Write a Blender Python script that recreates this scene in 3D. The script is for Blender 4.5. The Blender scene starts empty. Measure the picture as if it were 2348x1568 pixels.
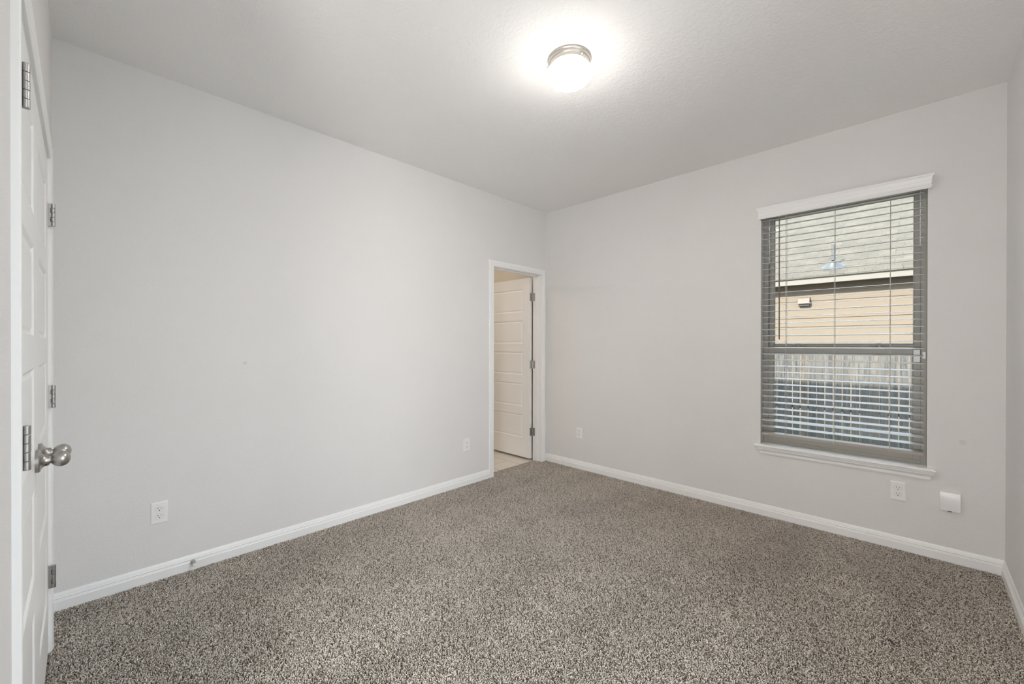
import bpy, bmesh, math, random
from mathutils import Vector, Matrix

random.seed(7)
scene = bpy.context.scene
col = scene.collection

# ------------------------------------------------------------------ camera
H = 2.74                      # ceiling height
W = 3.310                     # window wall length (x)
L = 3.6855                     # left wall length (-y)
CAM = (2.96324, -3.57065, 1.27491)
YAW, PITCH, ROLL = -0.77406, -0.00296, 0.00122
FPX = 953.78


def make_camera():
    cd = bpy.data.cameras.new('camera')
    ob = bpy.data.objects.new('camera', cd)
    col.objects.link(ob)
    f = Vector((math.cos(PITCH) * math.sin(YAW), math.cos(PITCH) * math.cos(YAW), math.sin(PITCH)))
    rt = Vector((math.cos(YAW), -math.sin(YAW), 0))
    up = rt.cross(f)
    r2 = math.cos(ROLL) * rt + math.sin(ROLL) * up
    u2 = -math.sin(ROLL) * rt + math.cos(ROLL) * up
    m = Matrix((r2, u2, -f)).transposed().to_4x4()
    m.translation = CAM
    ob.matrix_world = m
    cd.sensor_fit = 'HORIZONTAL'
    cd.sensor_width = 36
    cd.lens = 36 * FPX / 2348
    cd.shift_y = 10.36 / 2348
    cd.shift_x = -0.30 / 2348
    cd.clip_start = 0.01
    cd.clip_end = 200
    scene.camera = ob


make_camera()

# ------------------------------------------------------------------ light, sky, exposure
SKY_STRENGTH = 4.2
SUN_STRENGTH = 12.8
HALL_FILL_POWER = 92.0
LAMP_STRENGTH = 95.0
BATH_POWER = 9.5
EXPOSURE = 0.25

scene.view_settings.view_transform = 'Standard'
scene.view_settings.look = 'None'
scene.view_settings.gamma = 1
scene.view_settings.use_curve_mapping = False
scene.view_settings.exposure = EXPOSURE
scene.cycles.max_bounces = 12
scene.cycles.diffuse_bounces = 8
scene.cycles.glossy_bounces = 4
scene.cycles.transparent_max_bounces = 16
scene.cycles.sample_clamp_indirect = 6
scene.cycles.caustics_reflective = False
scene.cycles.caustics_refractive = False
scene.cycles.use_denoising = True

world = bpy.data.worlds.new('sky')
scene.world = world
world.use_nodes = True
wn = world.node_tree.nodes
bg = wn['Background']
tc = wn.new('ShaderNodeTexCoord')
sx = wn.new('ShaderNodeSeparateXYZ')
ramp = wn.new('ShaderNodeValToRGB')
ramp.color_ramp.elements[0].position = 0.0
ramp.color_ramp.elements[0].color = (0.95, 0.98, 1.0, 1)
ramp.color_ramp.elements[1].position = 0.8
ramp.color_ramp.elements[1].color = (0.66, 0.83, 1.0, 1)
world.node_tree.links.new(tc.outputs['Generated'], sx.inputs[0])
world.node_tree.links.new(sx.outputs['Z'], ramp.inputs[0])
world.node_tree.links.new(ramp.outputs[0], bg.inputs['Color'])
bg.inputs['Strength'].default_value = SKY_STRENGTH

sun = bpy.data.lights.new('sun', 'SUN')
sun.energy = SUN_STRENGTH
sun.angle = math.radians(0.9)
sun.color = (1.0, 0.95, 0.87)
so = bpy.data.objects.new('sun', sun)
col.objects.link(so)
sd = Vector((0.35, 1.0, -0.70)).normalized()          # from behind this house, over its roof
so.rotation_euler = sd.to_track_quat('-Z', 'Y').to_euler()
so.location = (-4, -12, 9)


# ------------------------------------------------------------------ materials
def lin(c):
    c /= 255.0
    return c / 12.92 if c <= 0.04045 else ((c + 0.055) / 1.055) ** 2.4


def srgb(r, g, b):
    return (lin(r), lin(g), lin(b), 1.0)


def mat(name, color, rough=0.5, metallic=0.0, bump=None, var=None, spec=0.5, coat=0.0):
    """bump = (scale, strength, distance, detail); var = (scale, amount)"""
    m = bpy.data.materials.new(name)
    m.use_nodes = True
    nt = m.node_tree
    n = nt.nodes
    p = n['Principled BSDF']
    p.inputs['Base Color'].default_value = color
    p.inputs['Roughness'].default_value = rough
    p.inputs['Metallic'].default_value = metallic
    p.inputs['Specular IOR Level'].default_value = spec
    t = n.new('ShaderNodeTexCoord')
    if var:
        nz = n.new('ShaderNodeTexNoise')
        nz.inputs['Scale'].default_value = var[0]
        nz.inputs['Detail'].default_value = 3
        nt.links.new(t.outputs['Object'], nz.inputs['Vector'])
        mr = n.new('ShaderNodeMapRange')
        mr.inputs['From Min'].default_value = 0.3
        mr.inputs['From Max'].default_value = 0.7
        mr.inputs['To Min'].default_value = 1 - var[1]
        mr.inputs['To Max'].default_value = 1 + var[1]
        nt.links.new(nz.outputs['Fac'], mr.inputs['Value'])
        mx = n.new('ShaderNodeVectorMath')
        mx.operation = 'SCALE'
        mx.inputs[0].default_value = color[:3]
        nt.links.new(mr.outputs['Result'], mx.inputs['Scale'])
        nt.links.new(mx.outputs['Vector'], p.inputs['Base Color'])
    if bump:
        nz = n.new('ShaderNodeTexNoise')
        nz.inputs['Scale'].default_value = bump[0]
        nz.inputs['Detail'].default_value = bump[3]
        nz.inputs['Roughness'].default_value = 0.55
        nt.links.new(t.outputs['Object'], nz.inputs['Vector'])
        b = n.new('ShaderNodeBump')
        b.inputs['Strength'].default_value = bump[1]
        b.inputs['Distance'].default_value = bump[2]
        h = nz.outputs['Fac']
        if len(bump) > 4:                      # trowelled plateaus: flatten the peaks and the valleys
            mr = n.new('ShaderNodeMapRange')
            mr.interpolation_type = 'SMOOTHSTEP'
            mr.inputs['From Min'].default_value = bump[4]
            mr.inputs['From Max'].default_value = bump[5]
            nt.links.new(h, mr.inputs['Value'])
            h = mr.outputs['Result']
            nz.inputs['Distortion'].default_value = 0.5
        nt.links.new(h, b.inputs['Height'])
        nt.links.new(b.outputs['Normal'], p.inputs['Normal'])
    return m


def spotted(m, spots):
    """scuff marks with a place and shape of their own: (x, y, z, radius, amount)"""
    nt = m.node_tree
    n = nt.nodes
    p = n['Principled BSDF']
    geo = n.new('ShaderNodeNewGeometry')
    src = p.inputs['Base Color'].links[0].from_socket
    for (x, y, z, r, a) in spots:
        d = n.new('ShaderNodeVectorMath')
        d.operation = 'DISTANCE'
        d.inputs[1].default_value = (x, y, z)
        nt.links.new(geo.outputs['Position'], d.inputs[0])
        mr = n.new('ShaderNodeMapRange')
        mr.inputs['From Min'].default_value = r * 0.6
        mr.inputs['From Max'].default_value = r * 1.15
        mr.inputs['To Min'].default_value = 1 - a
        mr.inputs['To Max'].default_value = 1
        nt.links.new(d.outputs['Value'], mr.inputs['Value'])
        s = n.new('ShaderNodeVectorMath')
        s.operation = 'SCALE'
        nt.links.new(src, s.inputs[0])
        nt.links.new(mr.outputs['Result'], s.inputs['Scale'])
        src = s.outputs['Vector']
    nt.links.new(src, p.inputs['Base Color'])


WALLC = (0.775, 0.764, 0.757, 1)
M = {}
M['wall'] = mat('wall paint', WALLC, 0.72, bump=(125, 0.26, 0.0024, 5, .38, .64), var=(1.3, 0.012), spec=0.3)
spotted(M['wall'], [(3.148, 0.0, 0.711, 0.017, 0.09), (0.0, -2.893, 1.161, 0.010, 0.10),
                    (0.0, -2.885, 1.166, 0.008, 0.10)])
M['ceiling'] = mat('ceiling paint', (0.89, 0.883, 0.875, 1), 0.85, bump=(52, 0.27, 0.0034, 6, .42, .60), var=(1.1, 0.012), spec=0.2)
M['trim'] = mat('white trim enamel', (0.89, 0.89, 0.885, 1), 0.34, bump=(25, 0.03, 0.002, 2))
M['door'] = mat('white door enamel', (0.88, 0.88, 0.87, 1), 0.36, bump=(60, 0.03, 0.001, 3))
M['plastic'] = mat('white plastic', (0.87, 0.87, 0.865, 1), 0.3)
M['slot'] = mat('dark slot', (0.02, 0.02, 0.02, 1), 0.6)
M['groove'] = mat('grey groove', (0.42, 0.42, 0.41, 1), 0.5)
M['nickel'] = mat('brushed nickel', (0.44, 0.425, 0.405, 1), 0.33, 1.0, bump=(220, 0.05, 0.0005, 2))
M['nickel2'] = mat('satin nickel hinge', (0.42, 0.41, 0.40, 1), 0.36, 1.0)
M['lamp_metal'] = mat('lamp pan nickel', (0.62, 0.58, 0.52, 1), 0.33, 0.85)
M['vinyl'] = mat('almond vinyl', (0.44, 0.425, 0.38, 1), 0.42, bump=(30, 0.03, 0.001, 2))
M['slat'] = mat('white blind slat', (0.62, 0.64, 0.655, 1), 0.38, bump=(90, 0.04, 0.0008, 2))
M['rail'] = mat('taupe bottom rail', (0.42, 0.385, 0.35, 1), 0.45)
M['cord'] = mat('blind cord', (0.62, 0.61, 0.58, 1), 0.8)
M['wand'] = mat('taupe wand', (0.20, 0.17, 0.13, 1), 0.3)
M['rubber'] = mat('white rubber', (0.75, 0.74, 0.72, 1), 0.6)
M['debris'] = mat('dark lint', (0.03, 0.026, 0.022, 1), 0.9)
M['subfloor'] = mat('carpet backing', (0.10, 0.088, 0.075, 1), 0.95)
M['bathwall'] = mat('bath wall paint', (0.74, 0.69, 0.61, 1), 0.7, bump=(60, 0.35, 0.004, 4), spec=0.3)
M['outside_wall'] = mat('own house siding', (0.34, 0.30, 0.25, 1), 0.8, bump=(8, 0.1, 0.01, 2))
M['ground'] = mat('summer grass', (0.075, 0.085, 0.028, 1), 0.95, bump=(45, 0.8, 0.03, 4), var=(3.0, 0.35))
M['concrete'] = mat('pale concrete', (0.50, 0.49, 0.475, 1), 0.9, var=(2.0, 0.1))  # pale surface of the added ground that bounces sunlight indoors
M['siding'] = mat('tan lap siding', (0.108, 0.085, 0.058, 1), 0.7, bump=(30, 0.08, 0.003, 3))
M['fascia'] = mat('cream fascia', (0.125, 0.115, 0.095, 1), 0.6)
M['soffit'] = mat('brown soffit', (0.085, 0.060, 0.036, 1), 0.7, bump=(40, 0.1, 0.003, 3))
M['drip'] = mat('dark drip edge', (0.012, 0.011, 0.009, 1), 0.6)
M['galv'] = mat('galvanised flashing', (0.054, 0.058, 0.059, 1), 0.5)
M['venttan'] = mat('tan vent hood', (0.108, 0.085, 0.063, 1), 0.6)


def glass_material(name, tint):
    m = bpy.data.materials.new(name)
    m.use_nodes = True
    nt = m.node_tree
    n = nt.nodes
    n.remove(n['Principled BSDF'])
    tr = n.new('ShaderNodeBsdfTransparent')
    tr.inputs['Color'].default_value = tint
    gl = n.new('ShaderNodeBsdfGlossy')
    gl.inputs['Roughness'].default_value = 0.02
    fr = n.new('ShaderNodeFresnel')
    fr.inputs['IOR'].default_value = 1.35
    mx = n.new('ShaderNodeMixShader')
    nt.links.new(fr.outputs[0], mx.inputs[0])
    nt.links.new(tr.outputs[0], mx.inputs[1])
    nt.links.new(gl.outputs[0], mx.inputs[2])
    nt.links.new(mx.outputs[0], n['Material Output'].inputs['Surface'])
    return m


M['glass'] = glass_material('tinted window glass', (0.985, 0.99, 0.99, 1))
M['clear_glass'] = glass_material('clear window glass', (0.985, 0.99, 0.99, 1))


def lamp_material():
    m = bpy.data.materials.new('lit opal glass')
    m.use_nodes = True
    p = m.node_tree.nodes['Principled BSDF']
    p.inputs['Base Color'].default_value = (0.8, 0.79, 0.77, 1)
    p.inputs['Roughness'].default_value = 0.3
    p.inputs['Emission Color'].default_value = (1.0, 0.955, 0.905, 1)
    nt = m.node_tree
    n = nt.nodes
    geo = n.new('ShaderNodeNewGeometry')
    sp = n.new('ShaderNodeSeparateXYZ')
    nt.links.new(geo.outputs['Normal'], sp.inputs[0])
    mr = n.new('ShaderNodeMapRange')               # emission shaped: stronger underneath so the ceiling glow stays small
    mr.inputs['From Min'].default_value = 0.0
    mr.inputs['From Max'].default_value = -0.85
    mr.inputs['To Min'].default_value = 4.3
    mr.inputs['To Max'].default_value = LAMP_STRENGTH
    nt.links.new(sp.outputs['Z'], mr.inputs['Value'])
    nt.links.new(mr.outputs['Result'], p.inputs['Emission Strength'])
    return m


M['lamp_glass'] = lamp_material()


def tile_material():
    m = mat('beige floor tile', srgb(196, 184, 166), 0.35)
    nt = m.node_tree
    n = nt.nodes
    t = n.new('ShaderNodeTexCoord')
    b = n.new('ShaderNodeTexBrick')
    b.offset = 0.5
    b.inputs['Scale'].default_value = 1.0
    b.inputs['Brick Width'].default_value = 0.61
    b.inputs['Row Height'].default_value = 0.305
    b.inputs['Mortar Size'].default_value = 0.004
    b.inputs['Color1'].default_value = (0.74, 0.70, 0.635, 1)
    b.inputs['Color2'].default_value = (0.79, 0.75, 0.685, 1)
    b.inputs['Mortar'].default_value = (0.52, 0.47, 0.40, 1)
    nt.links.new(t.outputs['Object'], b.inputs['Vector'])
    nt.links.new(b.outputs['Color'], n['Principled BSDF'].inputs['Base Color'])
    return m


M['tile'] = tile_material()


def shingle_material():
    m = mat('asphalt shingles', (0.3, 0.28, 0.24, 1), 0.9)
    nt = m.node_tree
    n = nt.nodes
    uv = n.new('ShaderNodeUVMap')
    b = n.new('ShaderNodeTexBrick')
    b.offset = 0.42
    b.offset_frequency = 2
    b.squash = 0.8
    b.squash_frequency = 3
    b.inputs['Scale'].default_value = 1.0
    b.inputs['Brick Width'].default_value = 0.27
    b.inputs['Row Height'].default_value = 0.118
    b.inputs['Mortar Size'].default_value = 0.005
    b.inputs['Mortar Smooth'].default_value = 0.25
    b.inputs['Bias'].default_value = 0.1
    b.inputs['Color1'].default_value = (0.062, 0.053, 0.037, 1)
    b.inputs['Color2'].default_value = (0.081, 0.070, 0.050, 1)
    b.inputs['Mortar'].default_value = (0.034, 0.030, 0.024, 1)
    nt.links.new(uv.outputs[0], b.inputs['Vector'])
    nz = n.new('ShaderNodeTexNoise')
    nz.inputs['Scale'].default_value = 2.5
    nz.inputs['Detail'].default_value = 4
    nt.links.new(uv.outputs[0], nz.inputs['Vector'])
    mr = n.new('ShaderNodeMapRange')
    mr.inputs['From Min'].default_value = 0.3
    mr.inputs['From Max'].default_value = 0.7
    mr.inputs['To Min'].default_value = 0.84
    mr.inputs['To Max'].default_value = 1.16
    nt.links.new(nz.outputs['Fac'], mr.inputs['Value'])
    s = n.new('ShaderNodeVectorMath')
    s.operation = 'SCALE'
    nt.links.new(b.outputs['Color'], s.inputs[0])
    nt.links.new(mr.outputs['Result'], s.inputs['Scale'])
    nt.links.new(s.outputs['Vector'], n['Principled BSDF'].inputs['Base Color'])
    bp = n.new('ShaderNodeBump')
    bp.inputs['Strength'].default_value = 0.5
    bp.inputs['Distance'].default_value = 0.01
    bp.invert = True
    nt.links.new(b.outputs['Fac'], bp.inputs['Height'])
    nt.links.new(bp.outputs['Normal'], n['Principled BSDF'].inputs['Normal'])
    return m


M['shingle'] = shingle_material()


def wood_material():
    m = mat('weathered cedar', (0.2, 0.2, 0.2, 1), 0.9)
    nt = m.node_tree
    n = nt.nodes
    p = n['Principled BSDF']
    t = n.new('ShaderNodeTexCoord')
    at = n.new('ShaderNodeAttribute')
    at.attribute_name = 'tone'
    off = n.new('ShaderNodeVectorMath')
    off.operation = 'MULTIPLY_ADD'
    off.inputs[1].default_value = (14, 14, 1.1)
    comb = n.new('ShaderNodeCombineXYZ')
    mul = n.new('ShaderNodeMath')
    mul.operation = 'MULTIPLY'
    mul.inputs[1].default_value = 57.0
    nt.links.new(at.outputs['Fac'], mul.inputs[0])
    nt.links.new(mul.outputs[0], comb.inputs['Y'])
    nt.links.new(mul.outputs[0], comb.inputs['Z'])
    nt.links.new(t.outputs['Object'], off.inputs[0])
    nt.links.new(comb.outputs[0], off.inputs[2])
    nz = n.new('ShaderNodeTexNoise')
    nz.inputs['Scale'].default_value = 2.2
    nz.inputs['Detail'].default_value = 6
    nz.inputs['Distortion'].default_value = 1.4
    nt.links.new(off.outputs[0], nz.inputs['Vector'])
    r = n.new('ShaderNodeValToRGB')
    e = r.color_ramp.elements
    e[0].position = 0.28
    e[0].color = (0.030, 0.029, 0.028, 1)
    e[1].position = 0.66
    e[1].color = (0.100, 0.096, 0.088, 1)
    nt.links.new(nz.outputs['Fac'], r.inputs[0])
    tint = n.new('ShaderNodeValToRGB')
    te = tint.color_ramp.elements
    te[0].position = 0
    te[0].color = (0.86, 0.86, 0.87, 1)
    te[1].position = 0.75
    te[1].color = (1.05, 1.04, 0.99, 1)
    x = te.new(1.0)
    x.color = (1.15, 0.98, 0.84, 1)
    nt.links.new(at.outputs['Fac'], tint.inputs[0])
    mx = n.new('ShaderNodeVectorMath')
    mx.operation = 'MULTIPLY'
    nt.links.new(r.outputs[0], mx.inputs[0])
    nt.links.new(tint.outputs[0], mx.inputs[1])
    nt.links.new(mx.outputs[0], p.inputs['Base Color'])
    b = n.new('ShaderNodeBump')
    b.inputs['Strength'].default_value = 0.3
    b.inputs['Distance'].default_value = 0.004
    nt.links.new(nz.outputs['Fac'], b.inputs['Height'])
    nt.links.new(b.outputs['Normal'], p.inputs['Normal'])
    return m


M['wood'] = wood_material()


def carpet_material():
    m = mat('taupe carpet yarn', (0.36, 0.33, 0.30, 1), 0.95, spec=0.1)
    nt = m.node_tree
    n = nt.nodes
    p = n['Principled BSDF']
    at = n.new('ShaderNodeAttribute')
    at.attribute_name = 'tone'
    r = n.new('ShaderNodeValToRGB')
    e = r.color_ramp.elements
    e[0].position = 0.0
    e[0].color = (0.17, 0.135, 0.100, 1)
    e[1].position = 1.0
    e[1].color = (0.79, 0.715, 0.632, 1)
    for pos, c in ((0.15, (0.345, 0.292, 0.242, 1)), (0.42, (0.59, 0.536, 0.476, 1)), (0.8, (0.705, 0.652, 0.59, 1))):
        k = e.new(pos)
        k.color = c
    nt.links.new(at.outputs['Fac'], r.inputs[0])
    geo = n.new('ShaderNodeNewGeometry')
    nz = n.new('ShaderNodeTexNoise')
    nz.inputs['Scale'].default_value = 1.7
    nz.inputs['Detail'].default_value = 3
    nz.inputs['Distortion'].default_value = 0.5
    strk = n.new('ShaderNodeVectorMath')           # vacuum strokes run along the room
    strk.operation = 'MULTIPLY'
    strk.inputs[1].default_value = (1.9, 0.8, 1)
    nt.links.new(geo.outputs['Position'], strk.inputs[0])
    nt.links.new(strk.outputs[0], nz.inputs['Vector'])
    mr = n.new('ShaderNodeMapRange')
    mr.inputs['From Min'].default_value = 0.3
    mr.inputs['From Max'].default_value = 0.7
    mr.inputs['To Min'].default_value = 0.87
    mr.inputs['To Max'].default_value = 1.1
    nt.links.new(nz.outputs['Fac'], mr.inputs['Value'])
    s = n.new('ShaderNodeVectorMath')
    s.operation = 'SCALE'
    nt.links.new(r.outputs[0], s.inputs[0])
    nt.links.new(mr.outputs['Result'], s.inputs['Scale'])
    nt.links.new(s.outputs['Vector'], p.inputs['Base Color'])
    return m


M['carpet'] = carpet_material()


# ------------------------------------------------------------------ mesh helpers
class MB:
    """collects shapes into one mesh; f maps local points"""

    def __init__(self, f=None):
        self.v, self.fc, self.mi, self.sm = [], [], [], []
        self.f = f

    def add(self, verts, faces, smooth=False):
        o = len(self.v)
        for p in verts:
            p = self.f(p) if self.f else p
            self.v.append(tuple(p))
        for fa in faces:
            self.fc.append([i + o for i in fa])
            self.sm.append(smooth)
        return self

    def box(self, x0, x1, y0, y1, z0, z1):
        v = [(x, y, z) for x in (x0, x1) for y in (y0, y1) for z in (z0, z1)]
        return self.add(v, [(0, 1, 3, 2), (4, 6, 7, 5), (0, 4, 5, 1), (2, 3, 7, 6), (0, 2, 6, 4), (1, 5, 7, 3)])

    def quad(self, a, b, c, d):
        return self.add([a, b, c, d], [(0, 1, 2, 3)])

    def prism(self, poly, place, d0, d1):
        """poly in 2D, place(u, v, d) -> 3D"""
        n = len(poly)
        v = [place(u, w, d0) for u, w in poly] + [place(u, w, d1) for u, w in poly]
        f = [tuple(range(n)), tuple(range(2 * n - 1, n - 1, -1))]
        f += [(i, i + n, (i + 1) % n + n, (i + 1) % n) for i in range(n)]
        return self.add(v, f)

    def grid(self, rows, closed_u=False, closed_v=False, smooth=False):
        nu, nv = len(rows), len(rows[0])
        v = [p for r in rows for p in r]
        f = []
        for i in range(nu if closed_u else nu - 1):
            for j in range(nv if closed_v else nv - 1):
                a = i * nv + j
                b = ((i + 1) % nu) * nv + j
                a2 = i * nv + (j + 1) % nv
                b2 = ((i + 1) % nu) * nv + (j + 1) % nv
                f.append((a, b, b2, a2))
        return self.add(v, f, smooth)

    def lathe(self, prof, org=(0, 0, 0), axis=(0, 0, 1), n=40, smooth=True, sx=1.0):
        """prof = (distance along axis, radius)"""
        a = Vector(axis).normalized()
        e1 = a.orthogonal().normalized() if abs(a.z) < 0.9 else Vector((1, 0, 0))
        e2 = a.cross(e1)
        o = Vector(org)
        rows = []
        for d, r in prof:
            r = max(r, 1e-5)
            rows.append([o + a * d + r * (e1 * math.cos(t) * sx + e2 * math.sin(t)) for t in
                         [2 * math.pi * k / n for k in range(n)]])
        return self.grid(rows, closed_v=True, smooth=smooth)

    def tube(self, pts, r, n=10):
        pts = [Vector(p) for p in pts]
        rows = []
        for i, p in enumerate(pts):
            d = (pts[min(i + 1, len(pts) - 1)] - pts[max(i - 1, 0)]).normalized()
            e1 = d.orthogonal().normalized() if abs(d.z) < 0.9 else (Vector((1, 0, 0)) - d * d.x).normalized()
            e2 = d.cross(e1)
            rows.append([p + r * (e1 * math.cos(2 * math.pi * k / n) + e2 * math.sin(2 * math.pi * k / n)) for k in range(n)])
        self.grid(rows, closed_v=True, smooth=True)
        self.add(rows[0], [tuple(range(n - 1, -1, -1))])
        self.add(rows[-1], [tuple(range(n))])
        return self

    def build(self, name, m, parent=None, bevel=0.0, normals=True):
        me = bpy.data.meshes.new(name)
        me.from_pydata(self.v, [], self.fc)
        me.polygons.foreach_set('use_smooth', self.sm)
        if normals:
            bm = bmesh.new()
            bm.from_mesh(me)
            bmesh.ops.recalc_face_normals(bm, faces=bm.faces)
            bm.to_mesh(me)
            bm.free()
        me.materials.append(m)
        if any(self.sm):
            me.set_sharp_from_angle(angle=math.radians(32))
        me.update()
        o = bpy.data.objects.new(name, me)
        col.objects.link(o)
        if parent:
            o.parent = parent
        if bevel:
            b = o.modifiers.new('bevel', 'BEVEL')
            b.width = bevel
            b.segments = 2
            b.limit_method = 'ANGLE'
            b.angle_limit = math.radians(40)
            b.harden_normals = False
        return o


def tag(o, label=None, cat=None, group=None, kind=None):
    if label:
        o['label'] = label
    if cat:
        o['category'] = cat
    if group:
        o['group'] = group
    if kind:
        o['kind'] = kind
    return o


def empty(name, loc, rz=0.0):
    o = bpy.data.objects.new(name, None)
    o.empty_display_size = 0.1
    o.location = loc
    o.rotation_euler = (0, 0, rz)
    col.objects.link(o)
    return o


def struct(o, label, cat):
    return tag(o, label, cat, kind='structure')


def copy_tree(o, parent=None):
    c = o.copy()
    col.objects.link(c)
    if parent:
        c.parent = parent
    for ch in list(o.children):
        copy_tree(ch, c)
    return c


# ------------------------------------------------------------------ room shell
# window opening in the back (window) wall
WX0, WX1, WZ0, WZ1 = 2.107, 3.000, 0.515, 2.28
# bathroom doorway in the left wall
DY0, DY1, DZ = -0.797, -0.086, 2.043
# closet opening, in the closet wall's own frame (s along the wall from the corner, t out of it)
A = 0.0070
CS0, CS1, CZ = 0.388, 1.639, 2.043
# unseen window added in the right wall to bring in fill daylight
RY0, RY1, RZ0, RZ1 = -3.30, -1.85, 0.06, 2.50
# unseen opening added behind the camera to let in the hall fill light
HX0, HX1, HZT = 1.98, 3.24, 2.06

b = MB()
b.box(0, W, 0, .16, 0 - .02, WZ0).box(0, W, 0, .16, WZ1, H + .02).box(0, WX0, 0, .16, WZ0, WZ1).box(WX1, W, 0, .16, WZ0, WZ1)
struct(b.build('wall_back', M['wall']), 'textured off-white wall holding the window with the blind', 'wall')
b = MB()
b.box(-.115, 0, -L - .12, DY0, -.02, H + .02).box(-.115, 0, DY1, .16, -.02, H + .02).box(-.115, 0, DY0, DY1, DZ, H + .02)
struct(b.build('wall_left', M['wall']), 'long blank off-white wall with the bathroom doorway at its far end', 'wall')
b = MB()
b.box(W, W + .16, RY1, .16, -.02, H + .02).box(W, W + .16, -L - .12, RY0, -.02, H + .02)
b.box(W, W + .16, RY0, RY1, -.02, RZ0).box(W, W + .16, RY0, RY1, RZ1, H + .02)
struct(b.build('wall_right', M['wall']), 'bright off-white wall sliver at the right edge', 'wall')

ca, sa = math.cos(A), math.sin(A)


def F(p):                       # closet wall frame -> room
    s, t, z = p
    return (s * ca - t * sa, -L + s * sa + t * ca, z)


b = MB(F)
b.box(-.115, CS0, -.115, 0, -.02, H + .02).box(CS1, HX0, -.115, 0, -.02, H + .02).box(HX1, W + .1, -.115, 0, -.02, H + .02).box(CS0, CS1, -.115, 0, CZ, H + .02).box(HX0, HX1, -.115, 0, HZT, H + .02)
struct(b.build('wall_front', M['wall']), 'off-white wall around the closet doors at the left edge', 'wall')
b = MB()
b.box(-.115, W + .16, -L - .12, .16, H, H + .12)
struct(b.build('ceiling', M['ceiling']), 'flat off-white ceiling with a stippled texture', 'ceiling')
b = MB()
b.box(-.10, W + .16, -L - .12, .16, -.12, -.012)
struct(b.build('floor', M['subfloor']), 'floor under the taupe carpet', 'floor')

# bathroom and closet behind the walls
b = MB()
b.box(-2.7, -.115, -.012, .16, -.02, H).box(-2.7, -.115, -2.1, -1.95, -.02, H).box(-2.85, -2.7, -2.1, .16, -.02, H)
struct(b.build('wall_bathroom', M['bathwall']), 'beige textured bathroom wall seen above the open white door', 'wall')
b = MB()
b.box(-2.7, -.10, -2.1, .1, -.12, -.008)
struct(b.build('floor_bathroom', M['tile']), 'beige tile floor seen through the bathroom doorway', 'floor')
b = MB()
b.box(-2.85, -.115, -2.1, .16, H, H + .1)
struct(b.build('ceiling_bathroom', M['ceiling']), 'bathroom ceiling beyond the doorway', 'ceiling')
b = MB()
b.box(-.2, 1.80, -4.6, -4.45, -.1, H + .1).box(-.2, -.1, -4.6, -L - .11, -.1, H + .1).box(1.74, 1.80, -4.6, -L - .11, -.1, H + .1)
b.box(-.2, 1.80, -4.6, -L - .115, H, H + .1).box(-.2, 1.80, -4.6, -L - .1, -.12, -.012)
struct(b.build('wall_closet', M['wall']), 'closet interior behind the white double doors', 'wall')

b = MB()  # unseen hall, added to enclose the fill lamp
b.box(1.74, 4.9, -7.2, -7.05, -.1, H + .1).box(1.74, 1.80, -7.2, -4.55, -.1, H + .1).box(4.8, 4.9, -7.2, -L - .115, -.1, H + .1)
b.box(W + .10, 4.9, -L - .215, -L - .115, -.1, H + .1).box(1.74, 4.9, -7.2, -L - .115, H, H + .1).box(1.74, 4.9, -7.2, -L - .1, -.12, -.012)
struct(b.build('wall_fill_hall', M['wall']), 'unseen hall added behind the camera around the fill lamp', 'wall')

# own roof, whose eave shades the lower fence and the window
b = MB()
pl = lambda u, v, d: (d, u, v)
b.prism([(.50, 2.70), (.50, 2.86), (-3.6, 4.60), (-8.0, 2.7), (-8.0, 2.55), (-5.0, 2.87), (.17, 2.87), (.17, 2.70)], pl, -9, W + .30)
struct(b.build('roof', M['outside_wall']), 'roof of this house over the room', 'roof')


# ------------------------------------------------------------------ carpet
def carpet_tile(SX, SY, seed):
    """a rectangle of twisted cut pile"""
    rnd = random.Random(seed)
    pitch = 0.0049
    nx, ny = int(SX / pitch), int(SY / pitch)
    v, f, tone = [], [], []
    for i in range(nx):
        for j in range(ny):
            x = (i + .5 + rnd.uniform(-.5, .5)) * SX / nx - SX / 2
            y = (j + .5 + rnd.uniform(-.5, .5)) * SY / ny - SY / 2
            h = rnd.uniform(.0088, .0122)
            r = rnd.uniform(.0017, .0028)
            la, lm = rnd.uniform(0, 6.283), rnd.uniform(.0008, .0050)
            dx, dy = lm * math.cos(la), lm * math.sin(la)
            tn = rnd.random()
            if rnd.random() < .15:
                tn *= .15
                h -= .0025
            o = len(v)
            for (hh, k, rr) in ((0, 0, .8), (.62, .3, 1.0), (.92, .85, .95)):
                ph = rnd.uniform(0, 6.28)
                for q in range(5):
                    a = ph + q * 1.2566
                    v.append((x + dx * k + rr * r * math.cos(a), y + dy * k + rr * r * math.sin(a), h * hh - .012))
            v.append((x + dx * 1.1, y + dy * 1.1, h - .012))
            for k in range(2):
                for q in range(5):
                    f.append((o + k * 5 + q, o + k * 5 + (q + 1) % 5, o + k * 5 + 5 + (q + 1) % 5, o + k * 5 + 5 + q))
            for q in range(5):
                f.append((o + 10 + q, o + 10 + (q + 1) % 5, o + 15))
            tone += [tn] * 16
    me = bpy.data.meshes.new('pile_tile')
    me.from_pydata(v, [], f)
    at = me.attributes.new('tone', 'FLOAT', 'POINT')
    at.data.foreach_set('value', tone)
    me.polygons.foreach_set('use_smooth', [True] * len(f))
    me.materials.append(M['carpet'])
    return bpy.data.objects.new('pile_tile', me)


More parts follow.
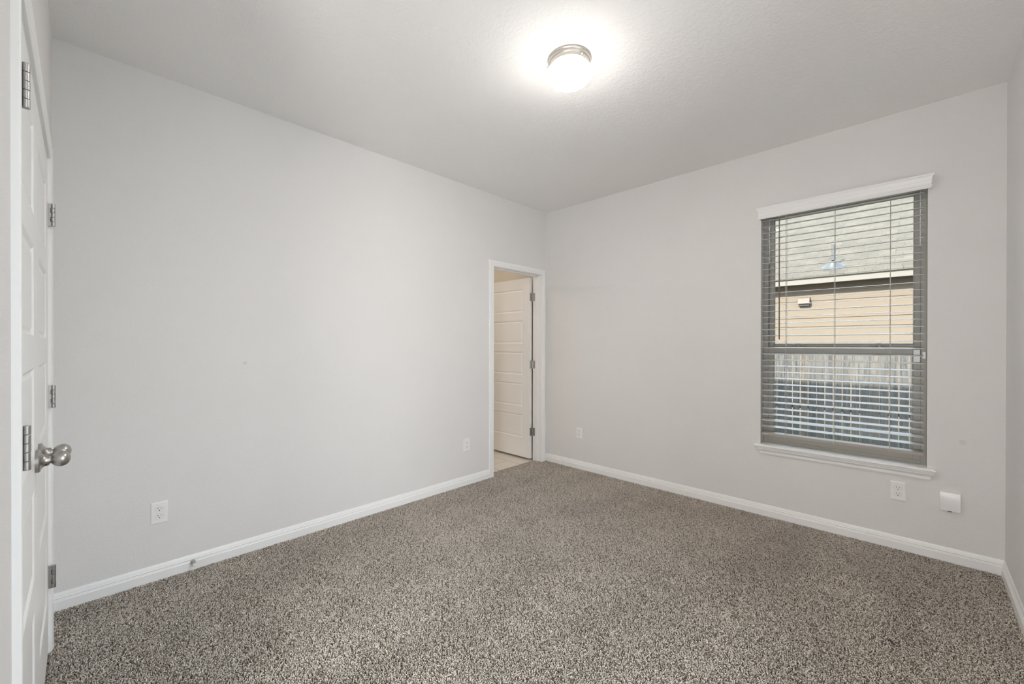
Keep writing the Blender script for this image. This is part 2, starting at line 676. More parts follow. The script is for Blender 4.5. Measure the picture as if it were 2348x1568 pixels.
def make_carpet():
    rnd = random.Random(11)
    S = .36
    pts, rot, kind = [], [], []
    x0, y0 = .004, -L - .018
    nx, ny = math.ceil((W - x0) / S), math.ceil((0 - y0) / S)
    step_x, step_y = (W - x0) / nx, (-y0) / ny
    for i in range(nx):
        for j in range(ny):
            pts.append((x0 + (i + .5) * step_x, y0 + (j + .5) * step_y, 0))
            rot.append(rnd.randrange(2) * math.pi)
            kind.append(0)
    ew, eh = .100, (DY1 - DY0) / 2
    for j in range(2):                          # strip running into the bathroom doorway
        pts.append((x0 - ew / 2, DY0 + (j + .5) * eh, 0))
        rot.append(j * math.pi)
        kind.append(1)
    me = bpy.data.meshes.new('carpet')
    me.from_pydata(pts, [], [])
    me.attributes.new('turn', 'FLOAT', 'POINT').data.foreach_set('value', rot)
    me.attributes.new('edge', 'FLOAT', 'POINT').data.foreach_set('value', kind)
    me.materials.append(M['carpet'])
    o = bpy.data.objects.new('carpet', me)
    col.objects.link(o)
    g = bpy.data.node_groups.new('carpet pile', 'GeometryNodeTree')
    g.interface.new_socket('Geometry', in_out='INPUT', socket_type='NodeSocketGeometry')
    g.interface.new_socket('Geometry', in_out='OUTPUT', socket_type='NodeSocketGeometry')
    gi, go = g.nodes.new('NodeGroupInput'), g.nodes.new('NodeGroupOutput')
    l = g.links

    def attr(name):
        na = g.nodes.new('GeometryNodeInputNamedAttribute')
        na.data_type = 'FLOAT'
        na.inputs['Name'].default_value = name
        return na.outputs['Attribute']
    cx = g.nodes.new('ShaderNodeCombineXYZ')
    l.new(attr('turn'), cx.inputs['Z'])
    join = g.nodes.new('GeometryNodeJoinGeometry')
    for op, tile, sc in (('LESS_THAN', carpet_tile(step_x, step_y, 3), (1, 1, 1)), ('GREATER_THAN', carpet_tile(ew, eh, 4), (1, 1, 1))):
        cmp = g.nodes.new('ShaderNodeMath')
        cmp.operation = op
        cmp.inputs[1].default_value = .5
        l.new(attr('edge'), cmp.inputs[0])
        iop = g.nodes.new('GeometryNodeInstanceOnPoints')
        oi = g.nodes.new('GeometryNodeObjectInfo')
        oi.inputs['Object'].default_value = tile
        oi.inputs['As Instance'].default_value = True
        l.new(gi.outputs[0], iop.inputs['Points'])
        l.new(cmp.outputs[0], iop.inputs['Selection'])
        l.new(oi.outputs['Geometry'], iop.inputs['Instance'])
        l.new(cx.outputs[0], iop.inputs['Rotation'])
        iop.inputs['Scale'].default_value = sc
        l.new(iop.outputs[0], join.inputs[0])
    l.new(join.outputs[0], go.inputs[0])
    md = o.modifiers.new('pile', 'NODES')
    md.node_group = g
    return tag(o, 'taupe flecked cut-pile carpet covering the whole bedroom floor', 'carpet', kind='stuff')


make_carpet()


# ------------------------------------------------------------------ baseboards, casings
BASE = [(0, -.012), (.014, -.012), (.014, .041), (.0117, .0445), (.0117, .0475), (.0095, .0505), (.0105, .0535), (.0105, .057),
        (.0080, .0605), (.0072, .066), (.0050, .0735), (.0026, .0795), (0, .0795)]


def base_run(mb, p0, p1, nrm, m0=0, m1=0):
    """skirting from p0 to p1 (xy); m0/m1 mitre direction at the ends (+1 inside corner)"""
    p0, p1, nrm = Vector(p0), Vector(p1), Vector(nrm)
    d = (p1 - p0).normalized()
    rows = []
    for o, z in BASE:
        a = p0 + nrm * o + d * (o * m0)
        c = p1 + nrm * o - d * (o * m1)
        rows.append([(a.x, a.y, z), (c.x, c.y, z)])
    mb.grid(rows)
    mb.add([r[0] for r in rows], [tuple(range(len(rows)))])
    mb.add([r[1] for r in rows], [tuple(range(len(rows)))])
    return mb


struct(base_run(MB(), (0, -L), (0, DY0 - .062), (1, 0), 0, 0).build('baseboard_left', M['trim']), 'white stepped baseboard along the long left wall', 'baseboard')
struct(base_run(MB(), (0, 0), (W, 0), (0, -1), 0, 1).build('baseboard_back', M['trim']), 'white stepped baseboard below the window', 'baseboard')
struct(base_run(MB(), (W, 0), (W, -L), (-1, 0), 1, 0).build('baseboard_right', M['trim']), 'white stepped baseboard on the right-hand wall', 'baseboard')

CASING = [(.004, 0), (.004, .0075), (.0065, .0095), (.014, .0098), (.0165, .0088), (.019, .0108), (.027, .0120), (.030, .0112),
          (.034, .0128), (.050, .0137), (.0555, .0134), (.059, .0118), (.060, 0)]


def casing(mb, s0, s1, zt, place, z0=-.012):
    rows = []
    for w, t in CASING:
        rows.append([place(s0 - w, t, z0), place(s0 - w, t, zt + w), place(s1 + w, t, zt + w), place(s1 + w, t, z0)])
    return mb.grid(rows)


# bathroom doorway: casing + jamb with stop
b = MB()
casing(b, DY0, DY1, DZ, lambda s, t, z: (t, s, z))
casing(b, DY0, DY1, DZ, lambda s, t, z: (-.115 - t, s, z))
b.box(-.116, .001, DY0 - .004, DY0 + .001, -.012, DZ + .004).box(-.116, .001, DY1 - .001, DY1 + .004, -.012, DZ + .004)
b.box(-.116, .001, DY0 - .004, DY1 + .004, DZ - .001, DZ + .004)
b.box(-.078, -.045, DY0, DY0 + .011, -.012, DZ).box(-.078, -.045, DY1 - .011, DY1, -.012, DZ).box(-.078, -.045, DY0, DY1, DZ - .011, DZ)
struct(b.build('trim_1', M['trim'], bevel=.0008), 'white door casing and jamb round the bathroom doorway', 'door frame')

b = MB(F)
casing(b, CS0, CS1, CZ, lambda s, t, z: (s, t, z))
b.box(CS0 - .004, CS0 + .001, -.115, 0, -.012, CZ + .004).box(CS1 - .001, CS1 + .004, -.115, 0, -.012, CZ + .004)
b.box(CS0 - .004, CS1 + .004, -.115, 0, CZ - .001, CZ + .004)
b.box(CS0, CS0 + .011, -.075, -.04, -.012, CZ).box(CS1 - .011, CS1, -.075, -.04, -.012, CZ).box(CS0, CS1, -.075, -.04, CZ - .011, CZ)
struct(b.build('trim_2', M['trim'], bevel=.0008), 'white casing round the closet double doors at the left edge', 'door frame')


# ------------------------------------------------------------------ panel doors
def panel_leaf(mb, w, h, th, stile=.108, top=.117, panel=.262, gap=.092, n=5):
    """local: u 0..w, v (thickness) 0 = front .. -th, z 0..h; five moulded panels on both faces"""
    def face(v0, sg):
        zs = []
        z = h - top
        for i in range(n):
            zs.append((z - panel, z))
            z -= panel + gap
        u0, u1 = stile, w - stile
        q = lambda a0, a1, c0, c1: mb.quad((a0, v0, c0), (a1, v0, c0), (a1, v0, c1), (a0, v0, c1))
        q(0, u0, 0, h)
        q(u1, w, 0, h)
        edges = [h] + [e for a, c in zs for e in (c, a)] + [0]
        for i in range(0, len(edges), 2):
            q(u0, u1, edges[i + 1], edges[i])
        for (a, c) in zs:
            rings = []
            for ins, d in ((0, 0), (.003, .0012), (.010, .0065), (.016, .0068), (.024, .0035), (.030, .0030)):
                rings.append([(u0 + ins, v0 - sg * d, a + ins), (u1 - ins, v0 - sg * d, a + ins),
                              (u1 - ins, v0 - sg * d, c - ins), (u0 + ins, v0 - sg * d, c - ins)])
            mb.grid(rings, closed_v=True)
            mb.add(rings[-1], [(0, 1, 2, 3)])
    face(0, 1)
    face(-th, -1)
    for a, c in (((0, 0), (0, h)), ((w, 0), (w, h))):
        mb.quad((a[0], 0, a[1]), (a[0], -th, a[1]), (a[0], -th, c[1]), (a[0], 0, c[1]))
    for z in (0, h):
        mb.quad((0, 0, z), (w, 0, z), (w, -th, z), (0, -th, z))
    return mb


HZ = (.312, 1.060, 1.812)
HL = .093


def closet_hinge(name, s, sgn, z, parent):
    """barrel standing proud of the door face, five knuckles; sgn = which side the door leaf lies"""
    t, r = .0155, .0067
    b = MB(F)
    seg = HL / 5
    for k in range(5):
        a = z - HL / 2 + k * seg + .0004
        c = a + seg - .0008
        rr = r if k % 2 == 0 else r * .96
        b.lathe([(0, 0), (0, rr * .94), (.0006, rr), (c - a - .0006, rr), (c - a, rr * .94), (c - a, 0)], (s, t, a), (0, 0, 1), 24)
    b.lathe([(0, .0046), (.0006, .0044), (.0010, 0)], (s, t, z + HL / 2 - .0004), (0, 0, 1), 20)
    b.lathe([(0, .0046), (-.0006, .0044), (-.0010, 0)], (s, t, z - HL / 2 + .0004), (0, 0, 1), 20)
    # leaf arms running back into the joint; alternate knuckles leave a slot
    for k in range(5):
        a = z - HL / 2 + k * seg
        t1 = t - .003 if k % 2 == 0 else t - .0085
        b.box(s - .0012 + sgn * .0015, s + .0012 + sgn * .0015, -.004, t1, a, a + seg)
    return b.build(name, M['nickel2'], parent)


def closet_knob(s, z, parent):
    o = Vector(F((s, 0, z)))
    ax = Vector((-sa, ca, 0))
    ros = MB().lathe([(0, 0), (0, .0335), (.0072, .0335), (.0088, .0322), (.0105, .0280), (.0128, .0228), (.0158, .0190), (.0195, .0168), (.0235, .0160), (.0275, .0158)], o, ax, 56)
    rosette = ros.build('knob_rosette', M['nickel'], None)
    egg = [(.0268, .0158), (.0275, .0120), (.0298, .0114)]
    for q in range(29):
        th = math.radians(27 + 153 * q / 28)
        egg.append((.0512 - .0220 * math.cos(th), max(.0235 * math.sin(th) * (1 - .05 * math.cos(th)), 1e-5)))
    kn = MB().lathe(egg, o, ax, 56)
    knob = kn.build('door_knob', M['nickel'], parent)
    rosette.parent = knob
    e1 = Vector((ca, sa, 0))
    ss = MB().lathe([(0, .0026), (.0009, .0024), (.001, 0)], o + ax * .022 + (e1 * .72 + Vector((0, 0, -.69))) * .0172, (e1 * .72 + Vector((0, 0, -.69))), 12)
    ss.build('set_screw', M['slot'], knob)
    return knob


def closet_door(name, label, s0, s1, hinge_s, sgn, knob_s, catch_s):
    root = empty(name, F((s0, 0, 0)))
    struct(root, label, 'door')
    z0 = .020
    b = MB(lambda p: F((s0 + p[0], p[1], z0 + p[2])))
    panel_leaf(b, s1 - s0, 2.012, .035, stile=.104)
    parts = [b.build('door_leaf', M['door'], None, bevel=.0012)]
    for z in HZ:
        parts.append(closet_hinge('hinge', hinge_s, sgn, z, None))
    parts.append(closet_knob(knob_s, .925, None))
    b = MB(F)
    b.box(catch_s - .028, catch_s + .028, -.022, .0004, z0 + 2.0125, z0 + 2.0145)
    b.lathe([(0, .006), (.003, .0055), (.0055, .003), (.006, 0)], (catch_s, -.010, z0 + 2.0145), (0, 0, 1), 16)
    parts.append(b.build('ball_catch', M['plastic'], None))
    inv = Matrix.Translation(root.location).inverted()
    for p in parts:
        p.parent = root
        p.matrix_parent_inverse = inv
    return root


SM = .5 * (CS0 + CS1)
closet_door('door_2', 'far white closet door leaf, hinged next to the long wall', CS0 + .003, SM - .0015, CS0 + .003, 1, SM - .062, SM - .10)
closet_door('door_3', 'near white closet door leaf at the left edge of the photo', SM + .0015, CS1 - .003, CS1 - .003, -1, SM + .062, SM + .10)


# bathroom door, open square into the bathroom
def bath_door():
    hx, hy = -.122, DY1 - .003          # hinge pin
    root = empty('door_1', (hx, hy, 0))
    struct(root, 'white five-panel bathroom door standing open beyond the doorway', 'door')
    inv = Matrix.Translation(root.location).inverted()
    w, th, z0 = .700, .035, .016
    # leaf runs along -x, its room face looks toward -y
    ex, yf = hx - .008, hy - .040
    b = MB(lambda p: (ex - p[0], yf - p[1], z0 + p[2]))
    panel_leaf(b, w, 2.012, th, stile=.105)
    parts = [b.build('door_leaf', M['door'], None, bevel=.0012)]
    for z in HZ:
        h = MB()
        h.lathe([(0, 0), (0, .0055), (.09, .0055), (.09, 0)], (hx + .001, hy - .001, z - .045), (0, 0, 1), 16)
        h.box(ex - .001, ex + .0022, hy - .036, hy - .004, z - .044, z + .044)          # leaf on the door edge
        h.box(hx - .001, hx + .038, hy + .0005, hy + .0030, z - .044, z + .044)          # leaf on the jamb
        h.box(ex - .001, hx + .001, hy - .004, hy - .001, z - .044, z + .044)
        parts.append(h.build('hinge', M['nickel2'], None))
    k = MB()
    k.lathe([(0, 0), (0, .033), (.006, .033), (.012, .018), (.027, .012), (.036, .018), (.052, .026), (.066, .024), (.074, .012), (.076, 0)], (ex - w + .06, yf, z0 + .91), (0, -1, 0), 32)
    parts.append(k.build('door_knob', M['nickel'], None))
    for p in parts:
        p.parent = root
        p.matrix_parent_inverse = inv


bath_door()

# bathroom lamp beyond the doorway
bl = bpy.data.lights.new('bathroom_lamp', 'AREA')
bl.shape = 'DISK'
bl.size = 1.2
bl.energy = BATH_POWER
bl.color = (1.0, .88, .75)
blo = bpy.data.objects.new('bathroom_lamp', bl)
blo.location = (-1.3, -1.1, H - .03)
col.objects.link(blo)


# unseen fill lamp, added in the hall to brighten the room
hl = bpy.data.lights.new('hall_fill_lamp', 'POINT')
hl.shadow_soft_size = .22
hl.energy = HALL_FILL_POWER
hl.color = (1.0, .98, .95)
hlo = bpy.data.objects.new('hall_fill_lamp', hl)
hlo.location = (3.13, -4.50, 0.98)
col.objects.link(hlo)


# ------------------------------------------------------------------ window in the back wall
def window():
    root = empty('window_1', (.5 * (WX0 + WX1), .12, WZ0))
    struct(root, 'single-hung almond vinyl window behind the white blind', 'window')
    inv = Matrix.Translation(root.location).inverted()
    parts = []
    y0, y1 = .096, .168
    z0 = WZ0 + .015
    b = MB()
    fw = .028
    b.box(WX0, WX0 + fw, y0, y1, WZ0, WZ1).box(WX1 - fw, WX1, y0, y1, WZ0, WZ1)
    b.box(WX0 + fw, WX1 - fw, y0, y1, WZ1 - .03, WZ1).box(WX0 + fw, WX1 - fw, y0, y1, WZ0, z0 + .022)
    b.box(WX0 + fw, WX0 + fw + .012, y0 + .064, y1 - .002, z0 + .022, WZ1 - .03).box(WX1 - fw - .012, WX1 - fw, y0 + .064, y1 - .002, z0 + .022, WZ1 - .03)
    parts.append(b.build('window_frame', M['vinyl'], None, bevel=.0015))

    def sash(name, x0, x1, za, zb, ya, yb, st, rb, rt):
        s = MB()
        s.box(x0, x0 + st, ya, yb, za, zb).box(x1 - st, x1, ya, yb, za, zb)
        s.box(x0 + st, x1 - st, ya, yb, za, za + rb).box(x0 + st, x1 - st, ya, yb, zb - rt, zb)
        # glazing bead
        m = .5 * (ya + yb)
        g = .007
        s.box(x0 + st, x0 + st + g, ya + .006, m, za + rb, zb - rt).box(x1 - st - g, x1 - st, ya + .006, m, za + rb, zb - rt)
        s.box(x0 + st, x1 - st, ya + .006, m, za + rb, za + rb + g).box(x0 + st, x1 - st, ya + .006, m, zb - rt - g, zb - rt)
        so_ = s.build(name, M['vinyl'], None, bevel=.0012)
        p = MB().box(x0 + st - .003, x1 - st + .003, m + .001, m + .005, za + rb - .003, zb - rt + .003).build('glass_pane', M['glass'], so_)
        return so_
    up = sash('upper_sash', WX0 + fw, WX1 - fw, 1.243, WZ1 - .02, .134, .158, .029, .040, .020)
    lo = sash('lower_sash', WX0 + fw, WX1 - fw, z0 + .012, 1.262, .101, .128, .034, .050, .040)
    parts += [up, lo]
    for cx in (2.325, 2.775):
        k = MB()
        k.box(cx - .03, cx + .03, .104, .128, 1.262, 1.266)
        pts = [(cx - .045 + .09 * i / 10, .100 + .010 * math.sin(i / 10 * math.pi) * 0 + .012, 1.268 + .020 * math.sin(math.pi * i / 10)) for i in range(11)]
        k.tube(pts, .0042, 8)
        k.lathe([(0, .011), (.008, .010), (.010, .006), (.0105, 0)], (cx, .116, 1.266), (0, 0, 1), 20)
        parts.append(k.build('sash_lock', M['vinyl'], None))
    for x in (WX0 + fw + .001, WX1 - fw - .0065):
        k = MB().box(x, x + .0055, .103, .128, 1.90, WZ1 - .03)
        parts.append(k.build('balance_cover', M['plastic'], None))
    for p in parts:
        p.parent = root
        p.matrix_parent_inverse = inv


window()

# stool and apron under the window
b = MB()
NOSE = [(0, .515), (.032, .515), (.038, .518), (.0405, .5245), (.038, .531), (.032, .534)]
rows = []
sx0, sx1 = 2.113, 2.999
for o, z in NOSE:
    rows.append([(sx0 - o, 0, z), (sx0 - o, -o, z), (sx1 + o, -o, z), (sx1 + o, 0, z)])
b.grid(rows)
b.add([(sx0 - .032, 0, .534), (sx0 - .032, -.032, .534), (sx1 + .032, -.032, .534), (sx1 + .032, 0, .534),
       (WX1 - .001, 0, .534), (WX1 - .001, .099, .534), (WX0 + .001, .099, .534), (WX0 + .001, 0, .534)], [tuple(range(8))])
APR = [(.030, .515), (.030, .508), (.026, .503), (.0255, .497), (.019, .490), (.0135, .484), (.0125, .470), (.0105, .4635), (0, .4630)]
rows = []
ax0, ax1 = 2.121, 3.004
for o, z in APR:
    rows.append([(ax0 - o, 0, z), (ax0 - o, -o, z), (ax1 + o, -o, z), (ax1 + o, 0, z)])
b.grid(rows)
struct(b.build('trim_3', M['trim']), 'white window stool and moulded apron under the blind', 'window sill')


# ------------------------------------------------------------------ blind
def blind():
    root = empty('window_blind', (.5 * (WX0 + WX1), .035, WZ1))
    tag(root, 'white slatted blind with moulded valance hanging in the window', 'blind')
    inv = Matrix.Translation(root.location).inverted()
    parts = []
    bx0, bx1 = 2.1135, 2.985
    # slats: tilted a little, outer edge higher
    rnd = random.Random(5)
    s = MB()
    z = .6645
    k = 0
    while z < 2.22:
        tilt = math.radians(6.6 + rnd.uniform(-.5, .5))
        if k in (0,):
            tilt = math.radians(7.5)
        if k in (1,):
            tilt = math.radians(12.5)
        c, sn = math.cos(tilt), math.sin(tilt)
        yc = .034
        wv, th = .0500, .0026
        zc = z + .025 * sn
        crown = .0011
        sect = []
        for q in range(7):
            u = -wv / 2 + wv * q / 6
            sect.append((u, crown * (1 - (2 * u / wv) ** 2) + th / 2))
        for q in range(6, -1, -1):
            u = -wv / 2 + wv * q / 6
            sect.append((u, crown * (1 - (2 * u / wv) ** 2) - th / 2))
        dz = rnd.uniform(-.0007, .0007)
        rows = [[(x, yc + u * c - w * sn, zc + u * sn + w * c + dz) for u, w in sect] for x in (bx0, bx1)]
        s.grid(rows, closed_v=True)
        s.add(rows[0], [tuple(range(14))])
        s.add(rows[1], [tuple(range(14))])
        z += .04555
        k += 1
    parts.append(s.build('slats', M['slat'], None))
    # bottom rail
    c, sn = math.cos(math.radians(7)), math.sin(math.radians(7))
    poly = [(-.025, -.008), (.025, -.008), (.025, .007), (.021, .0095), (-.021, .0095), (-.025, .007)]
    b = MB()
    rows = [[(x, .034 + u * c - w * sn, .612 + u * sn + w * c) for u, w in poly] for x in (bx0, bx1)]
    b.grid(rows, closed_v=True)
    b.add(rows[0], [tuple(range(6))]).add(rows[1], [tuple(range(6))])
    parts.append(b.build('bottom_rail', M['rail'], None, bevel=.001))
    # head rail behind the valance
    b = MB().box(WX0 + .004, WX1 - .004, .006, .060, 2.236, WZ1 - .002)
    parts.append(b.build('headrail', M['slat'], None, bevel=.001))
    # valance with mitred returns
    VAL = [(.040, 2.2205), (.041, 2.2195), (.0445, 2.224), (.0475, 2.231), (.048, 2.236), (.0445, 2.240), (.0435, 2.249), (.0455, 2.258), (.047, 2.262),
           (.0455, 2.265), (.0475, 2.275), (.0515, 2.287), (.0555, 2.294), (.0565, 2.300), (.0545, 2.305), (.050, 2.3065), (.040, 2.306)]
    inner = [(.036, 2.306), (.036, 2.2205)]
    v = MB()
    vx0, vx1 = 2.1435, 2.9705
    rows = []
    for o, zz in VAL + inner:
        rows.append([(vx0 - o, 0, zz), (vx0 - o, -o, zz), (vx1 + o, -o, zz), (vx1 + o, 0, zz)])
    v.grid(rows, closed_u=True)
    parts.append(v.build('valance', M['trim'], None))
    # ladder cords, front and back, with the lift cord between
    for x in (2.2631, 2.5482, 2.831):
        c_ = MB()
        for y in (.0075, .0605):
            c_.tube([(x, y, 2.24), (x, y, .60)], .0011, 6)
        c_.tube([(x + .002, .034, 2.24), (x + .002, .034, .60)], .0009, 6)
        c_.tube([(x, .010, .603), (x - .004, .006, .597), (x + .002, .003, .590), (x + .006, .002, .580)], .0009, 6)
        parts.append(c_.build('ladder_cord', M['cord'], None))
    # tilt wand with its hook
    w = MB()
    w.tube([(2.2265, -.004, 2.222), (2.2270, -.005, 1.9), (2.2282, -.005, 1.320)], .0043, 6)
    wand = w.build('tilt_wand', M['wand'], None)
    w2 = MB().tube([(2.2265, .010, 2.238), (2.2265, .002, 2.240), (2.2265, -.004, 2.232), (2.2265, -.004, 2.218)], .0026, 8)
    hook = w2.build('wand_hook', M['plastic'], wand)
    parts.append(wand)
    for p in parts:
        p.parent = root
        p.matrix_parent_inverse = inv


blind()

# window contact sensor on the meeting rail and its magnet on the frame
b = MB().box(2.9385, 2.9695, .088, .101, 1.172, 1.249)
o = b.build('window_sensor', M['plastic'], None, bevel=.0018)
tag(o, 'white plastic sensor block behind the blind at the window rail', 'sensor')
b = MB().box(2.9795, 2.9945, .082, .096, 1.195, 1.236)
o = b.build('sensor_magnet', M['plastic'], None, bevel=.0015)
tag(o, 'slim white magnet stuck to the window frame next to the sensor', 'sensor')


# ------------------------------------------------------------------ outlets and plates
def outlet(name, label, loc, rz):
    """local: x along the wall, -y out of the wall, z up"""
    root = empty(name, loc, rz)
    tag(root, label, 'outlet', 'duplex outlets on the walls')
    b = MB()
    w, h, t = .0365, .0585, .0062
    rings = []
    for ins, d in ((0, 0), (0, .0022), (.0012, .0042), (.0035, .0058), (.006, t)):
        rings.append([(-w + ins, -d, -h + ins), (w - ins, -d, -h + ins), (w - ins, -d, h - ins), (-w + ins, -d, h - ins)])
    b.grid(rings, closed_v=True)
    b.add(rings[-1], [(0, 1, 2, 3)])
    b.build('cover_plate', M['plastic'], root)
    for sg in (1, -1):
        cz = sg * .0195
        r = .0172
        pts = []
        for k in range(36):
            a = 2 * math.pi * k / 36
            x, z = r * math.cos(a), r * math.sin(a)
            pts.append((x, max(-.0135, min(.0135, z))))
        f = MB()
        f.prism(pts, lambda u, v, d: (u, -d, v + cz), t - .0005, t + .0010)
        face = f.build('receptacle', M['plastic'], root)
        g = MB()
        big = [(u * 1.045, v * 1.05) for u, v in pts]
        rows = [[(u, -(t + .0002), v + cz) for u, v in pts], [(u, -(t + .0002), v + cz) for u, v in big]]
        g.grid(rows, closed_v=True)
        g.build('rim_groove', M['groove'], face)
        s = MB()
        s.box(-.0075, -.0053, -(t + .0014), -t, cz + .001, cz + .009)
        s.box(.0053, .0075, -(t + .0014), -t, cz + .0018, cz + .0082)
        s.lathe([(t, .0026), (t + .0014, .0026), (t + .0014, 0)], (0, 0, cz - .0065), (0, -1, 0), 14)
        s.build('slots', M['slot'], face)
    s = MB().lathe([(t, .0028), (t + .0008, .0026), (t + .001, 0)], (0, 0, 0), (0, -1, 0), 14)
    s.build('plate_screw', M['plastic'], root)
    return root


outlet('wall_outlet', 'duplex outlet under the window, beside the blank cover', (2.8725, 0, .361), 0)
outlet('wall_outlet', 'duplex outlet on the window wall near the bathroom door corner', (.4475, 0, .366), 0)
outlet('wall_outlet', 'large duplex outlet on the left wall near the closet', (0, -3.294, .360), math.pi / 2)
outlet('wall_outlet', 'small duplex outlet on the left wall beside the bathroom casing', (0, -1.1345, .3615), math.pi / 2)

root = empty('cover_plate', (3.098, 0, .354))
tag(root, 'square white blank cover with a black nub below, near the corner', 'cover plate')
b = MB()
w, h = .0425, .0535
rows = []
for k in range(9):                              # gently bowed face
    z = -h + 2 * h * k / 8
    d = .016 + .006 * math.sin(math.pi * k / 8)
    rows.append([(-w, 0, z), (-w, -d + .0015, z), (-w + .0015, -d, z), (w - .0015, -d, z), (w, -d + .0015, z), (w, 0, z)])
b.grid(rows)
b.add(rows[0], [(0, 1, 2, 3, 4, 5)]).add(rows[-1], [(0, 1, 2, 3, 4, 5)])
b.build('cover_shell', M['plastic'], root)
b = MB().box(-.010, .008, -.013, -.002, -h - .006, -h + .002)
o = b.build('plug_nub', M['slot'], root, bevel=.001)
o['label'] = 'black plastic nub'

# ------------------------------------------------------------------ door stop on the baseboard
root = empty('door_stop', (.014, -3.149, .041))
tag(root, 'small metal door stop with white tip on the left baseboard', 'door stop')
b = MB().lathe([(-.001, 0), (-.001, .0125), (.004, .0122), (.007, .010), (.014, .0075), (.034, .0065), (.036, 0)], (0, 0, 0), (1, 0, -.12), 28)
b.build('stop_body', M['nickel2'], root)
b = MB().lathe([(.034, 0), (.034, .0078), (.043, .0084), (.047, .0068), (.0485, 0)], (0, 0, 0), (1, 0, -.12), 24)
b.build('rubber_tip', M['rubber'], root)

# ------------------------------------------------------------------ lint on the carpet
rnd = random.Random(21)
b = MB()
for k in range(26):
    u = rnd.uniform(-.014, .014)
    v = rnd.uniform(-.003, .003)
    an = rnd.uniform(-.5, .5)
    ln = rnd.uniform(.003, .006)
    d = Vector((math.cos(an), math.sin(an), rnd.uniform(-.2, .3)))
    c = Vector((u, v + .12 * u, rnd.uniform(0, .0025)))
    b.tube([c - d * ln, c + Vector((0, 0, .001)), c + d * ln], rnd.uniform(.0007, .0013), 5)
o = b.build('lint_clump', M['debris'])
o.location = (2.883, -1.154, .001)
o.rotation_euler = (0, 0, math.radians(-68))
tag(o, 'dark lint clump lying on the carpet near the right edge', 'lint')

# ------------------------------------------------------------------ ceiling lamp
root = empty('ceiling_lamp', (1.677, -1.837, H))
tag(root, 'round flush-mount ceiling lamp with lit white mushroom glass and nickel pan', 'lamp')
b = MB().lathe([(0, 0), (0, .106), (-.003, .110), (-.007, .1105), (-.010, .108), (-.013, .1065), (-.020, .1060), (-.023, .1045), (-.026, .1015), (-.040, .1000), (-.043, .097), (-.045, .090), (-.043, 0)], (0, 0, 0), (0, 0, 1), 64)
b.build('lamp_pan', M['lamp_metal'], root)
b = MB().lathe([(-.040, .086), (-.046, .089), (-.050, .100), (-.057, .111), (-.066, .1175), (-.077, .1185), (-.088, .1150), (-.101, .1050), (-.113, .0890), (-.1235, .0670), (-.130, .0430), (-.134, .0200), (-.1352, 0)], (0, 0, 0), (0, 0, 1), 64)
b.build('lamp_shade', M['lamp_glass'], root)
for a in (1.75, 3.85, 5.95):
    b = MB().lathe([(.098, .0035), (.106, .0035), (.110, .0055), (.114, .0045), (.115, 0)], (0, 0, -.034), (math.cos(a), math.sin(a), 0), 16)
    b.build('thumb_screw', M['lamp_metal'], root)

# ------------------------------------------------------------------ unseen window added in the right wall for fill light
root = empty('fill_window', (W, .5 * (RY0 + RY1), RZ0))
struct(root, 'unseen picture window added in the right-hand wall for fill light', 'window')
b = MB()
f = .05
b.box(W + .08, W + .15, RY0, RY0 + f, RZ0, RZ1).box(W + .08, W + .15, RY1 - f, RY1, RZ0, RZ1).box(W + .08, W + .15, RY0, RY1, RZ0, RZ0 + f).box(W + .08, W + .15, RY0, RY1, RZ1 - f, RZ1)
ym = .5 * (RY0 + RY1)
b.box(W + .09, W + .14, ym - .025, ym + .025, RZ0, RZ1)
o = b.build('window_frame', M['vinyl'], root, bevel=.002)
o.matrix_parent_inverse = Matrix.Translation(root.location).inverted()
b = MB().box(W + .112, W + .118, RY0 + f - .01, RY1 - f + .01, RZ0 + f - .01, RZ1 - f + .01)
o = b.build('glass_pane', M['clear_glass'], root)
o.matrix_parent_inverse = Matrix.Translation(root.location).inverted()

# ------------------------------------------------------------------ outside
b = MB().quad((-30, .16, -.30), (30, .16, -.30), (30, 40, -.30), (-30, 40, -.30))
struct(b.build('ground', M['ground']), 'grass outside between the house and the fence', 'ground')

b = MB().quad((W + .16, .16, -.30), (30, .16, -.30), (30, -30, -.30), (W + .16, -30, -.30))  # unseen bright ground added to bounce sunlight through the side window
struct(b.build('bounce_slab', M['concrete']), 'unseen pale slab added beside the house to bounce sunlight indoors', 'bounce_slab')


